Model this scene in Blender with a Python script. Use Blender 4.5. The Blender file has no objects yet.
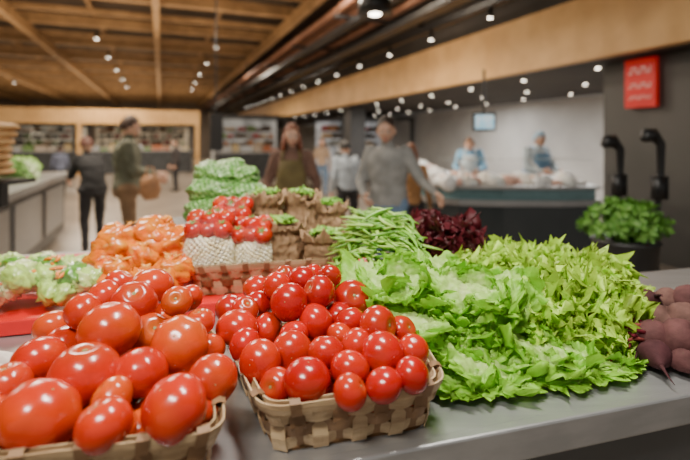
import bpy, bmesh, math, random
from mathutils import Vector, Matrix, noise
random.seed(7)
R=random.Random(11)
H=1.45; HY=140; F=460.0
def W(x,y,Y): return Vector(((x-345)/F*Y, Y, H-(y-HY)/F*Y))
def onz(x,y,z):
    Y=(H-z)*F/(y-HY); return Vector(((x-345)/F*Y,Y,z))
# ---------------------------------------------------------------- materials
MATS={}
def M(name,col=(.5,.5,.5),rough=.5,metal=0,col2=None,scale=20,bump=0,bscale=None,emit=0,attr=False,transl=0,coat=0,wave=None,alpha=1,spec=.5,detail=4,stretch=None,nvar=.25,bdist=.004):
    if name in MATS: return MATS[name]
    m=bpy.data.materials.new(name); m.use_nodes=True; nt=m.node_tree; N=nt.nodes; L=nt.links
    b=N['Principled BSDF']; out=N['Material Output']
    b.inputs['Roughness'].default_value=rough; b.inputs['Metallic'].default_value=metal; b.inputs['Specular IOR Level'].default_value=spec
    if coat: b.inputs['Coat Weight'].default_value=coat; b.inputs['Coat Roughness'].default_value=.12
    tc=N.new('ShaderNodeTexCoord'); mp=N.new('ShaderNodeMapping'); L.new(tc.outputs['Object'],mp.inputs['Vector'])
    if stretch: mp.inputs['Scale'].default_value=stretch
    nz=N.new('ShaderNodeTexNoise'); nz.inputs['Scale'].default_value=scale; nz.inputs['Detail'].default_value=detail
    L.new(mp.outputs[0],nz.inputs['Vector'])
    if attr:
        a=N.new('ShaderNodeAttribute'); a.attribute_name='Col'
        hv=N.new('ShaderNodeHueSaturation'); L.new(a.outputs['Color'],hv.inputs['Color'])
        mr=N.new('ShaderNodeMapRange'); mr.inputs[3].default_value=1-nvar; mr.inputs[4].default_value=1+nvar
        mr.inputs[1].default_value=.3; mr.inputs[2].default_value=.7
        L.new(nz.outputs['Fac'],mr.inputs[0]); L.new(mr.outputs[0],hv.inputs['Value']); csrc=hv.outputs[0]
    else:
        rp=N.new('ShaderNodeValToRGB'); c2=col2 or tuple(c*.85 for c in col)
        rp.color_ramp.elements[0].color=(*col,1); rp.color_ramp.elements[1].color=(*c2,1)
        rp.color_ramp.elements[0].position=.38; rp.color_ramp.elements[1].position=.62
        L.new(nz.outputs['Fac'],rp.inputs[0]); csrc=rp.outputs[0]
    L.new(csrc,b.inputs['Base Color'])
    if wave:
        wv=N.new('ShaderNodeTexWave'); wv.inputs['Scale'].default_value=wave; L.new(tc.outputs['Object'],wv.inputs['Vector'])
        bp=N.new('ShaderNodeBump'); bp.inputs['Strength'].default_value=.6; bp.inputs['Distance'].default_value=.02
        L.new(wv.outputs['Fac'],bp.inputs['Height']); L.new(bp.outputs[0],b.inputs['Normal'])
    elif bump:
        n2=N.new('ShaderNodeTexNoise'); n2.inputs['Scale'].default_value=bscale or scale; n2.inputs['Detail'].default_value=5
        L.new(mp.outputs[0],n2.inputs['Vector'])
        bp=N.new('ShaderNodeBump'); bp.inputs['Strength'].default_value=bump; bp.inputs['Distance'].default_value=bdist
        L.new(n2.outputs['Fac'],bp.inputs['Height']); L.new(bp.outputs[0],b.inputs['Normal'])
    if emit:
        L.new(csrc,b.inputs['Emission Color']); b.inputs['Emission Strength'].default_value=emit
    if alpha<1: b.inputs['Alpha'].default_value=alpha
    if transl:
        tr=N.new('ShaderNodeBsdfTranslucent'); L.new(csrc,tr.inputs['Color'])
        mx=N.new('ShaderNodeMixShader'); mx.inputs[0].default_value=transl
        L.new(b.outputs[0],mx.inputs[1]); L.new(tr.outputs[0],mx.inputs[2]); L.new(mx.outputs[0],out.inputs['Surface'])
    MATS[name]=m; return m
# ---------------------------------------------------------------- mesh builder
class MB:
    def __init__(s): s.v=[];s.f=[];s.m=[];s.c=[]
    def add(s,v,f,mat=0,col=(1,1,1)):
        o=len(s.v); s.v+= [tuple(p) for p in v]; s.f+=[tuple(i+o for i in q) for q in f]; s.m+=[mat]*len(f)
        if isinstance(col,list): s.c+=col
        else: s.c+=[col]*len(v)
    def clamp(s,z0):
        s.v=[(x,y,z if z>z0+.012 else z0+.012*math.exp((z-z0-.012)/.03)) for x,y,z in s.v]; return s
    def obj(s,name,mats,parent=None,smooth=True,mod=None):
        me=bpy.data.meshes.new(name); me.from_pydata(s.v,[],s.f); 
        for m in mats: me.materials.append(m)
        me.polygons.foreach_set('material_index',s.m)
        if smooth: me.polygons.foreach_set('use_smooth',[True]*len(s.f))
        at=me.color_attributes.new('Col','FLOAT_COLOR','POINT')
        at.data.foreach_set('color',[x for c in s.c for x in (c[0],c[1],c[2],1)])
        me.update()
        ob=bpy.data.objects.new(name,me); bpy.context.collection.objects.link(ob)
        if parent: ob.parent=parent
        if mod=='bevel':
            b=ob.modifiers.new('b','BEVEL'); b.width=.004; b.segments=2
        return ob
def empty(name,loc=(0,0,0),yaw=0,sc=1):
    e=bpy.data.objects.new(name,None); e.empty_display_size=.1; e.location=loc; e.rotation_euler=(0,0,yaw); e.scale=(sc,)*3
    bpy.context.collection.objects.link(e); return e
BF=[(0,3,2,1),(4,5,6,7),(0,1,5,4),(1,2,6,5),(2,3,7,6),(3,0,4,7)]
def prism(mb,quad,z0,z1,mat=0,col=(1,1,1)):
    n=len(quad)
    v=[(p[0],p[1],z0) for p in quad]+[(p[0],p[1],z1) for p in quad]
    f=[tuple(range(n-1,-1,-1)),tuple(range(n,2*n))]+[(i,(i+1)%n,n+(i+1)%n,n+i) for i in range(n)]
    mb.add(v,f,mat,col)
def box(mb,c,s,mat=0,rot=None,col=(1,1,1)):
    v=[Vector((x*s[0]/2,y*s[1]/2,z*s[2]/2)) for z in(-1,1) for x,y in((-1,-1),(1,-1),(1,1),(-1,1))]
    if rot: v=[rot@p for p in v]
    mb.add([p+Vector(c) for p in v],BF,mat,col)
HV=Vector((.9285,.3714,0)); HU=Vector((-.3714,.9285,0)); HA=math.atan2(.3714,.9285)
def hp(a,b,z=0): return HV*a+HU*b+Vector((0,0,z))
def hbox(mb,a0,a1,b0,b1,z0,z1,mat=0,col=(1,1,1)):
    prism(mb,[hp(a0,b0),hp(a1,b0),hp(a1,b1),hp(a0,b1)],z0,z1,mat,col)
def frame(d):
    d=d.normalized(); up=Vector((0,0,1)) if abs(d.z)<.95 else Vector((1,0,0))
    x=d.cross(up).normalized(); y=x.cross(d).normalized(); return x,y
def tube(mb,pts,rad,n=8,mat=0,col=(1,1,1),flat=1.0,cap=True):
    pts=[Vector(p) for p in pts]; k=len(pts); v=[]
    if not hasattr(rad,'__len__'): rad=[rad]*k
    px=None
    for i,p in enumerate(pts):
        d=(pts[min(i+1,k-1)]-pts[max(i-1,0)])
        if px is None: x,y=frame(d)
        else:
            dd=d.normalized(); x=(px-dd*px.dot(dd)).normalized(); y=x.cross(dd)
        px=x
        for j in range(n):
            t=2*math.pi*j/n; v.append(p+x*math.cos(t)*rad[i]+y*math.sin(t)*rad[i]*flat)
    f=[(i*n+j,i*n+(j+1)%n,(i+1)*n+(j+1)%n,(i+1)*n+j) for i in range(k-1) for j in range(n)]
    if cap: f+=[tuple(range(n-1,-1,-1)),tuple(range((k-1)*n,k*n))]
    mb.add(v,f,mat,col)
def capsule(mb,p0,r0,p1,r1,n=12,mat=0,col=(1,1,1),flat=1):
    p0=Vector(p0);p1=Vector(p1);d=(p1-p0).normalized()
    pts=[p0-d*r0*.98,p0-d*r0*.7,p0-d*r0*.35,p0,p1,p1+d*r1*.35,p1+d*r1*.7,p1+d*r1*.98]
    tube(mb,pts,[r0*.15,r0*.7,r0*.93,r0,r1,r1*.93,r1*.7,r1*.15],n,mat,col,flat)
def sphere(mb,c,r,rot=None,nu=16,nv=10,mat=0,col=(1,1,1),fn=None):
    v=[];f=[]
    if not hasattr(r,'__len__'): r=(r,r,r)
    for i in range(nv+1):
        th=math.pi*i/nv
        for j in range(nu):
            ph=2*math.pi*j/nu
            p=Vector((math.sin(th)*math.cos(ph),math.sin(th)*math.sin(ph),math.cos(th)))
            if fn: p=fn(p,th,ph)
            p=Vector((p.x*r[0],p.y*r[1],p.z*r[2]))
            if rot: p=rot@p
            v.append(p+Vector(c))
    f=[(i*nu+j,(i+1)*nu+j,(i+1)*nu+(j+1)%nu,i*nu+(j+1)%nu) for i in range(nv) for j in range(nu)]
    mb.add(v,f,mat,col)
def rrot(r=R): return Matrix.Rotation(r.uniform(0,6.28),3,'Z')@Matrix.Rotation(r.uniform(0,3.14),3,'X')@Matrix.Rotation(r.uniform(0,6.28),3,'Z')
# ---------------------------------------------------------------- common mats
steel=M('brushed_steel',(.46,.465,.47),.36,.7,(.39,.395,.40),3,bump=.05,bscale=60,stretch=(1,12,12))
dsteel=M('dark_steel',(.075,.078,.082),.4,.4,(.055,.058,.06),4)
redp=M('red_enamel',(.80,.008,.008),.4,0,(.7,.006,.006),8)
blackp=M('black_plastic',(.012,.012,.013),.4)
wood=M('beam_wood',(.52,.32,.155),.55,0,(.38,.23,.11),3)
woodf=M('fascia_wood',(.74,.44,.175),.5,0,(.62,.35,.13),2,wave=2.2)
dark=M('ceiling_dark',(.06,.05,.043),.8,0,(.042,.036,.032),1)
lampE=M('lamp_glow',(1,.88,.70),.5,emit=18)
BE=40
# ---------------------------------------------------------------- room
mb=MB(); hbox(mb,-18,12,-4,BE+2,-.1,0); 
fl=M('floor_stone',(.34,.285,.23),.28,0,(.24,.20,.165),1.3,bump=.1)
mb.obj('floor',[fl],smooth=False)
mb=MB(); hbox(mb,-18,12,-4,BE+2,4.9,5.0); mb.obj('ceiling',[M('ceiling_panel',(.10,.07,.05),.8,0,(.06,.043,.032),.7)],smooth=False)
mb=MB(); hbox(mb,-18,12,BE,BE+.2,0,4.9); mb.obj('wall_back',[M('wall_back_paint',(.36,.29,.23),.7,0,(.24,.20,.165),.5)],smooth=False)
mb=MB(); hbox(mb,-18.2,-18,-4,BE+2,0,4.9); mb.obj('wall_left',[M('wall_left_paint',(.3,.26,.22),.7)],smooth=False)
mb=MB(); hbox(mb,9,9.2,-4,BE,0,2.45); mb.obj('wall_right',[M('concrete_wall',(.58,.57,.55),.7,0,(.46,.45,.44),.8)],smooth=False)
mb=MB()
for a in (-15,-12,-9,-6,-3.1,-.1,2.85):
    hbox(mb,a-.07,a+.07,-2,BE-.1,4.12,4.36)
for i in range(25):
    b=5.2+i*1.375; w=.10 if i%2==0 else .05; hbox(mb,-17.9,2.95,b-w,b+w,4.37,4.37+(.24 if i%2==0 else .12))
for a in (-13.5,-10.5,-7.5,-4.5,-1.6,1.4): hbox(mb,a-.04,a+.04,-2,BE-.1,4.66,4.78)
mb.obj('ceiling_beams',[wood],smooth=False)
mb=MB(); hbox(mb,4.9,5.05,-1,BE-.1,2.45,3.24,0); mb.obj('trim_wood_fascia_right',[woodf],smooth=False)
mb=MB(); hbox(mb,4.92,5.05,-1,BE-.1,3.25,4.9,0); mb.obj('wall_bulkhead_right',[dark],smooth=False)
mb=MB(); hbox(mb,5.06,8.99,-1,BE-.1,2.46,2.6,0); mb.obj('ceiling_soffit_right',[dark],smooth=False)
mb=MB(); hbox(mb,-17.9,1.6,21.4,21.55,2.12,2.74,0)
for a in (-17.8,-13.1,-8,-3.1,1.5): hbox(mb,a-.08,a+.08,21.4,21.56,0,2.12,0)
mb.obj('trim_wood_fascia_back',[woodf],smooth=False)
mb=MB()
for a,z,w in ((3.35,3.6,.18),(4.0,3.45,.25),(4.5,3.4,.12)): hbox(mb,a-w/2,a+w/2,2,BE-.2,z,z+.1)
for i in range(9):
    b=5+i*3; hbox(mb,2.98,4.88,b-.04,b+.04,3.72,3.78)
mb.obj('cable_tray',[blackp],smooth=False)
mb=MB()
for a,z,r in ((3.15,3.95,.07),(3.65,4.02,.09),(4.2,3.92,.07),(4.1,4.5,.24)):
    tube(mb,[hp(a,2,z),hp(a,BE-.2,z)],r,14)
    for i in range(18): tube(mb,[hp(a,4+i*2,z),hp(a,4.06+i*2,z)],r*1.15,14)
mb.obj('ventilation_ducts',[M('duct_paint',(.36,.17,.10),.45,.2,(.28,.13,.08),2)])
mb=MB()
def spot(p,r=.05):
    tube(mb,[p+Vector((0,0,.14)),p+Vector((0,0,.0))],r*1.2,12,0)
    tube(mb,[p+Vector((0,0,.0)),p+Vector((0,0,-.006))],r,12,1)
for a,z in ((4.5,3.25),): 
    for i in range(14): spot(hp(a,5.5+i*1.6,z),.032)
for i in range(12):
    for a in (5.6,7.0,8.2): spot(hp(a,4.6+i*1.4,2.44),.030)
for a in (-6,-1.5,1.4):
    for i in range(5): spot(hp(a,13+i*2.8,3.98),.04)
p=W(375,14,6.2); tube(mb,[p+Vector((0,0,.25)),p],[.20,.24],20,0); tube(mb,[p,p-Vector((0,0,.01))],.08,20,1)
mb.obj('ceiling_spotlights',[blackp,lampE])
mb=MB(); hbox(mb,5.4,8.5,1.5,4.35,0,2.44); mb.obj('wall_pillar_right',[M('graphite_panel',(.085,.082,.078),.5,0,(.07,.068,.065),1)],smooth=False)
e=empty('red_hanging_sign')
mb=MB(); pb0=3.98; pb1=3.60
hbox(mb,5.3,5.36,pb1,pb0,1.84,2.42)
mb.obj('sign_board',[M('sign_red',(.60,.012,.010),.4,0,(.52,.010,.009),5,emit=.3)],e,smooth=False)
mb=MB()
wm=M('sign_white',(.85,.6,.55),.5,emit=.15)
for k,zz in enumerate((2.28,2.10,1.96)):
    n=5; hh=(.04,.028,.02)[k]
    for i in range(n):
        b=pb1+.05+(pb0-pb1-.10)*(i+.5)/n; w=.022
        hbox(mb,5.29,5.3,b-w,b-w*.5,zz-hh,zz+hh)
        if i%2: hbox(mb,5.29,5.3,b-w,b+w,zz+hh*.5,zz+hh)
        else: hbox(mb,5.29,5.3,b-w,b+w,zz-hh,zz-hh*.5)
mb.obj('lettering',[wm],e,smooth=False)
mb=MB(); hbox(mb,5.3,5.8,12.8,13.3,0,2.45); mb.obj('column',[M('column_paint',(.07,.07,.072),.5)],smooth=False)
def kiosk(name,a0,a1,b0,b1,light,seed,top=2.3):
    r=random.Random(seed); e=empty(name)
    m=MB(); hbox(m,a0,a1,b0,b0+.8,0,.95,0); hbox(m,a0-.04,a1+.04,b0-.05,b0+.85,.95,1.0,1)
    hbox(m,a0,a1,b1-.1,b1,0,top,2); hbox(m,a0,a1,b0,b1,top,top+.1,0)
    for x in (a0+.06,a1-.06): hbox(m,x-.06,x+.06,b0,b0+.12,1.0,top,0)
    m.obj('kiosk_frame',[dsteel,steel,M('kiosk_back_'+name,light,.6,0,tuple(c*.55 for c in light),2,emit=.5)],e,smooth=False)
    m=MB()
    for sh in (1.2,1.5,1.8):
        hbox(m,a0+.1,a1-.1,b1-.4,b1-.1,sh,sh+.03,0,(.3,.28,.25))
        x=a0+.2
        while x<a1-.3:
            w=r.uniform(.15,.4); c=r.choice([(.6,.25,.08),(.7,.5,.3),(.25,.4,.1),(.5,.06,.04),(.15,.12,.1),(.5,.5,.46),(.2,.12,.07)])
            hbox(m,x,x+w,b1-.38,b1-.14,sh+.03,sh+r.uniform(.15,.26),0,c); x+=w+r.uniform(.02,.12)
    x=a0+.1
    while x<a1-.3:
        w=r.uniform(.2,.5); c=r.choice([(.7,.55,.3),(.6,.5,.4),(.6,.6,.6),(.2,.35,.1),(.55,.2,.1)])
        hbox(m,x,x+w,b0+.15,b0+.7,1.0,1.0+r.uniform(.08,.3),0,c); x+=w+.05
    m.obj('goods',[M('goods',attr=True,rough=.6)],e,smooth=False)
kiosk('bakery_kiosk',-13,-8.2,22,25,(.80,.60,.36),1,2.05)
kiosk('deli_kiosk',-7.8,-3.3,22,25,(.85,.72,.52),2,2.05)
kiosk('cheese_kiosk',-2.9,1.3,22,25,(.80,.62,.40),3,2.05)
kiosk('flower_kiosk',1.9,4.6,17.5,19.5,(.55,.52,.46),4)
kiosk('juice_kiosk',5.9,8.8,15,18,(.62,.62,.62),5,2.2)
# ---------------------------------------------------------------- fish counter (front section and side wing)
def off(poly,d):
    out=[]; n=len(poly)
    for i in range(n):
        a=Vector(poly[i-1]);b=Vector(poly[i]);c=Vector(poly[(i+1)%n])
        t=((b-a).normalized()+(c-b).normalized()).normalized(); nn=Vector((t.y,-t.x)); out.append(tuple(b+nn*d))
    return out
cmats=[M('counter_dark',(.07,.08,.085),.22,.3,(.055,.065,.07),2),steel,M('counter_glass',(.16,.27,.29),.08,.2)]
r=random.Random(5)
for nm,foot,pts in (('fish_counter',[(.84,6.0),(.88,5.5),(1.0,5.2),(1.25,5.02),(1.7,4.93),(2.3,4.92),(2.75,4.98),(2.8,5.75),(1.9,5.7),(1.65,5.95)],[(r.uniform(1.15,2.65),r.uniform(5.12,5.55)) for i in range(62)]+[(r.uniform(1.0,1.5),r.uniform(5.5,5.85)) for i in range(10)]),
                    ('fish_counter.001',[(.90,9.2),(.84,6.09),(1.64,6.09),(1.65,9.2)],[(r.uniform(1.0,1.5),r.uniform(6.2,9)) for i in range(46)])):
    e=empty(nm); mb=MB()
    prism(mb,off(foot,-.06),0,.1,0); prism(mb,foot,.1,.74,0); prism(mb,off(foot,.03),.74,.80,1); prism(mb,off(foot,-.03),.80,.92,2); prism(mb,off(foot,.02),.92,.95,1)
    mb.obj('counter_body',cmats,e,smooth=False)
    mb=MB()
    for (x,y) in pts:
        s=r.uniform(.05,.10); sphere(mb,(x,y,.97),(s*1.5,s,s*r.uniform(.5,1.3)),Matrix.Rotation(r.uniform(0,3),3,'Z'),10,6,0,r.choice([(.85,.85,.82),(.85,.86,.86),(.8,.5,.38),(.85,.8,.72),(.7,.42,.33),(.8,.82,.8)]))
    mb.obj('ice_and_fish',[M('ice',attr=True,rough=.3)],e)
    if nm=='fish_counter':
        mb=MB()
        for x,y in ((1.3,5.05),(2.1,4.98)): tube(mb,[(x,y,.95),(x,y+.05,1.15),(x,y+.25,1.22)],.012,8,0)
        box(mb,(1.9,5.22,1.235),(1.6,.42,.008),1)
        mb.obj('glass_guard',[steel,M('thin_glass',(.7,.8,.8),.05,alpha=.25)],e,smooth=False)
e=empty('hanging_screen')
mb=MB(); c=W(484,122,6.6); box(mb,c,(.32,.06,.26),0); tube(mb,[c+Vector((0,0,.1)),(c.x,c.y,2.46)],.02,8,0)
mb.obj('housing',[blackp],e,smooth=False)
mb=MB(); box(mb,c-Vector((0,.033,0)),(.27,.004,.2),0); mb.obj('display',[M('display_blue',(.35,.6,.75),.3,0,(.6,.75,.8),6,emit=.9)],e,smooth=False)
e=empty('menu_monitor')
mb=MB(); c=W(216,132,7.5); box(mb,c,(.20,.1,.60),0,Matrix.Rotation(.5,3,'Z')); tube(mb,[c,(c.x,c.y,4.9)],.012,8,0)
mb.obj('monitor_body',[blackp],e,smooth=False)
# ---------------------------------------------------------------- leaves
def leaf(mb,mat4,L,Wd,curl,ruf,fq,c_in,c_out,nu=16,nv=12,seed=0,cup=.25,mi=0,ribw=.10,pw=1.8,fan=False,rd=.42):
    v=[];c=[];y=0;z=0;f=[]
    for i in range(nu+1):
        u=(i/nu)**(.8 if fan else 1); du=u-((i-1)/nu)**(.8 if fan else 1) if i else 0; th=-curl*(u**1.3)
        if i: y+=math.cos(th)*L*du; z+=math.sin(th)*L*du
        if fan: w=Wd*(.12+.88*(math.sin(min(1,u*1.12)*math.pi/2)**1.5))
        else: w=Wd*(.13+.87*min(1,max(0,math.sin(math.pi*min(1,(u*.86+.04))**1.35)))**.75)
        ny,nz=-math.sin(th),math.cos(th)
        for j in range(nv+1):
            q=2*j/nv-1; e=max(abs(q)**pw*(.2+.8*u), u**5)
            if fan: e=min(1,(q*q*u*u+u**6)**.8)
            n1=noise.noise(Vector((u*fq,q*fq*.55,seed*3.7)))
            n2=noise.noise(Vector((u*fq*2.3+9,q*fq*1.3,seed*1.9)))
            n3=noise.noise(Vector((u*fq*1.6,q*fq*.9+30,seed*2.3)))
            h=ruf*L*e*(n1*1.7+n2*1.7)+ruf*L*.22*(n2+n1*.6)*(1-e)+cup*w*q*q - .03*L*math.exp(-(q/.1)**2)*(1-u)*.6
            x=q*w*(1-.15*u*u)+(n3*1.2+n2*.4)*ruf*L*.7*e
            dy=(n2*.8+n3*.5)*ruf*L*(.5 if fan else .8)*e - (abs(q)**2.5)*(rd if fan else .14)*L*(u)
            v.append(mat4@Vector((x,y+dy*math.cos(th)+ny*h,z+dy*math.sin(th)+nz*h)))
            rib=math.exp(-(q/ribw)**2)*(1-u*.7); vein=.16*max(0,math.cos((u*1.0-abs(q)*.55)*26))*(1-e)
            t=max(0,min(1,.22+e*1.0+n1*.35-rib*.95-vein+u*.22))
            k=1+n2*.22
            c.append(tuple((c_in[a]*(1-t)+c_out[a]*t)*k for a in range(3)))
    m=nv+1
    f=[(i*m+j,i*m+j+1,(i+1)*m+j+1,(i+1)*m+j) for i in range(nu) for j in range(nv)]
    mb.add(v,f,mi,c)
def lmat(base,d,nn):
    d=d.normalized(); x=d.cross(nn).normalized(); nn=x.cross(d).normalized()
    return Matrix((( x.x,d.x,nn.x,base.x),(x.y,d.y,nn.y,base.y),(x.z,d.z,nn.z,base.z),(0,0,0,1)))
def rosette(mb,c,axis,Rr,n,c_in,c_out,ruf=.12,fq=5,curl=(0.3,1.2),op=(.15,1.5),wid=.5,seed=0,nu=16,nv=12,cup=.25,r=R,jit=.12,pw=1.8,fan=False,even=False):
    axis=axis.normalized(); ax,ay=frame(axis)
    for i in range(n):
        t=(i+.5)/n; az=i*2.39996+seed+r.uniform(-.3,.3)*(jit>.15)
        rad=ax*math.cos(az)+ay*math.sin(az)
        o=op[0]+(op[1]-op[0])*t**.7+r.uniform(-jit,jit)
        d=(axis*math.cos(o)+rad*math.sin(o)).normalized()
        nn=(axis*math.sin(o)-rad*math.cos(o)).normalized()
        base=Vector(c)+rad*Rr*.08*t-axis*Rr*(.25*t+.15)
        L=Rr*r.uniform(.9,1.15)*(1.0 if even else (.8+.35*t))
        leaf(mb,lmat(base,d,nn),L,L*wid*r.uniform(.85,1.15),curl[0]+(curl[1]-curl[0])*t,ruf,fq,c_in,c_out,nu,nv,seed*17+i,cup,pw=pw,fan=fan)
def frillhead(mb,c,axis,Rr,n,c_in,c_out,seed,ruf=.42,nu=8,nv=16,fq=5.5,L0=.55,r=R,minz=-.25):
    # frilly lettuce head: a dense ball of short, tightly ruffled leaf tips carried on leaves that radiate from the heart
    axis=axis.normalized(); ax,ay=frame(axis)
    for i in range(n):
        z=1-(1-minz)*(i+.5)/n; az=i*2.39996+seed; q=math.sqrt(max(0,1-z*z))
        d=(axis*z+(ax*math.cos(az)+ay*math.sin(az))*q).normalized()
        lump_=1+.32*noise.noise(d*2.4+Vector((seed,0,0)))
        dd=(d+Vector((r.uniform(-.5,.5),r.uniform(-.5,.5),r.uniform(-.3,.5)))).normalized()
        side=Vector((r.uniform(-1,1),r.uniform(-1,1),r.uniform(-1,1)))
        nn=(axis-dd*axis.dot(dd))*.6+side*.6; nn=(nn-dd*nn.dot(dd)).normalized()
        base=Vector(c)+d*Rr*(.92-L0)*lump_; L=Rr*L0*r.uniform(.8,1.3)*lump_; k=r.uniform(.75,1.12)
        leaf(mb,lmat(base,dd,nn),L,L*r.uniform(.60,.85),r.uniform(.2,1.1),ruf,fq,tuple(a*k for a in c_in),tuple(a*k for a in c_out),nu,nv,seed*31+i,.1,fan=True,rd=.25,ribw=.14)
leafM=M('lettuce_leaf',attr=True,rough=.42,transl=.35,scale=60,bump=.5,bscale=70,nvar=.12,spec=.35)
# ---------------------------------------------------------------- main counter
ta=math.atan(.279); E1=Vector((math.cos(ta),math.sin(ta),0)); E2=Vector((-math.sin(ta),math.cos(ta),0)); P0=Vector((-.063,.643,0))
def tp(s,t,z=0): return P0+E1*s+E2*t+Vector((0,0,z))
def ppoly(l): return [tp(s,t) for s,t in l]
e=empty('produce_display_counter')
mb=MB()
prism(mb,ppoly([(-1.5,.0),(1.9,.0),(1.9,.6),(.5,.62),(.5,1.45),(-1.5,1.45)]),.955,.998,0)
prism(mb,ppoly([(-1.5,-.016),(1.9,-.016),(1.9,.006),(-1.5,.006)]),.945,.999,0)
mb.obj('counter_top',[steel],e,smooth=False,mod='bevel')
mb=MB()
prism(mb,ppoly([(-1.48,.03),(1.88,.03),(1.88,.58),(.48,.6),(.48,1.42),(-1.48,1.42)]),.08,.95,0)
prism(mb,ppoly([(-1.48,.012),(1.88,.012),(1.88,.03),(-1.48,.03)]),.80,.94,1)
prism(mb,ppoly([(-1.45,.08),(1.85,.08),(1.85,.55),(-1.45,.55)]),0,.08,0)
mb.obj('counter_base',[dsteel,M('front_panel',(.13,.135,.14),.35,.6,(.11,.115,.12),3)],e,smooth=False)
q0=onz(120,314,1.02)
tt=(q0-P0).dot(E2)
mb=MB()
prism(mb,ppoly([(-1.3,tt),(.42,tt),(.42,tt+.75),(-1.3,tt+.75)]),1.0,1.012,0)
prism(mb,ppoly([(-1.3,tt-.022),(.05,tt-.022),(.05,tt+.004),(-1.3,tt+.004)]),1.0,1.036,0)
mb.obj('red_tray',[redp],smooth=False,mod='bevel')
mb=MB(); prism(mb,ppoly([(-.35,tt+.40),(.3,tt+.40),(.3,tt+.72),(-.35,tt+.72)]),1.013,1.14,0); mb.obj('display_riser',[blackp],smooth=False)
# ---------------------------------------------------------------- baskets
bw=M('chip_wood',(.58,.42,.24),.55,0,(.40,.265,.14),14,bump=.4,bscale=40,stretch=(1,1,6))
bd=M('chip_wood_dark',(.27,.15,.07),.6,0,(.17,.09,.04),18,bump=.4,bscale=40)
def rquad(q,rad,n=7):
    out=[];q=[Vector((p[0],p[1])) for p in q]
    for i in range(4):
        a=q[i-1];b=q[i];c=q[(i+1)%4]
        p0=b+(a-b).normalized()*rad; p1=b+(c-b).normalized()*rad
        for k in range(n+1):
            t=k/n; out.append(p0*(1-t)**2+b*2*t*(1-t)+p1*t*t)
    return out
def resample(poly,k):
    n=len(poly); seg=[(poly[(i+1)%n]-poly[i]).length for i in range(n)]; T=sum(seg); out=[]
    i=0;acc=0
    for j in range(k):
        d=T*j/k
        while acc+seg[i]<d: acc+=seg[i]; i+=1
        out.append(poly[i].lerp(poly[(i+1)%n],(d-acc)/max(seg[i],1e-9)))
    return out
def basket(name,quad,z0,h,parent,stakestep=.034,bands=3,taper=.86,rad=.05):
    cx=sum(p[0] for p in quad)/4; cy=sum(p[1] for p in quad)/4; C=Vector((cx,cy))
    sub=6; base=rquad(quad,rad); T=sum((base[(i+1)%len(base)]-base[i]).length for i in range(len(base)))
    ns=int(T/stakestep); ns+=ns%2; n=ns*sub; P=resample(base,n)
    N=[]
    for i in range(n):
        t=(P[(i+1)%n]-P[i-1]).normalized(); N.append(Vector((t.y,-t.x)))
    def at(i,f,o):
        i%=n; k=taper+(1-taper)*f
        p=C+(P[i]-C)*k+N[i]*o; return Vector((p.x,p.y,z0+h*f))
    mb=MB()
    def ring(f0,f1,offn,th,mat):
        v=[];fc=[]
        for i in range(n):
            o=offn(i); v+=[at(i,f0,o+th),at(i,(f0+f1)/2,o+th*1.5),at(i,f1,o+th),at(i,f1,o-th),at(i,f0,o-th)]
        for i in range(n):
            j=(i+1)%n
            for k in range(5): fc.append((i*5+k,j*5+k,j*5+(k+1)%5,i*5+(k+1)%5))
        mb.add(v,fc,mat)
    bh=.80/bands
    for b in range(bands):
        s=1 if b%2 else -1
        ring(.03+b*bh,.03+b*bh+bh*.92,lambda i:s*.004*math.cos(math.pi*i/sub),.0008,1 if b==1 else 0)
    ring(.82,1.03,lambda i:.0060,.0014,0); ring(.82,1.03,lambda i:-.0060,.0014,0)
    for i in range(0,n,sub):
        w=.0115; t=(P[(i+1)%n]-P[i-1]).normalized(); T3=Vector((t.x,t.y,0)); v=[]
        for f in (0,.25,.5,.75,.98):
            o=.0035*math.cos(math.pi*i/sub)*(1 if int(f*bands*1.1)%2 else -1)
            for a,oo in ((-w,o-.0008),(w,o-.0008),(w,o+.0012),(-w,o+.0012)): v.append(at(i,f,oo)+T3*a)
        fc=[(k*4+a,k*4+(a+1)%4,(k+1)*4+(a+1)%4,(k+1)*4+a) for k in range(4) for a in range(4)]
        mb.add(v,fc,0 if (i//sub)%2 else 1)
        if (i//sub)%2==0:
            v=[]
            for o,f in [(.0090,.78),(.0094,1.04),(0,1.09),(-.0094,1.04),(-.0090,.80)]:
                p=at(i,f,o); v+=[p-T3*.008,p+T3*.008]
            mb.add(v,[(k*2,k*2+1,k*2+3,k*2+2) for k in range(4)],1)
    fl=[at(i,0.03,0) for i in range(n)]
    mb.add(fl+[p+Vector((0,0,-.003)) for p in fl],[tuple(range(n)),tuple(range(2*n-1,n-1,-1))],1)
    mb.obj(name,[bw,bd],parent,smooth=False)
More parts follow.
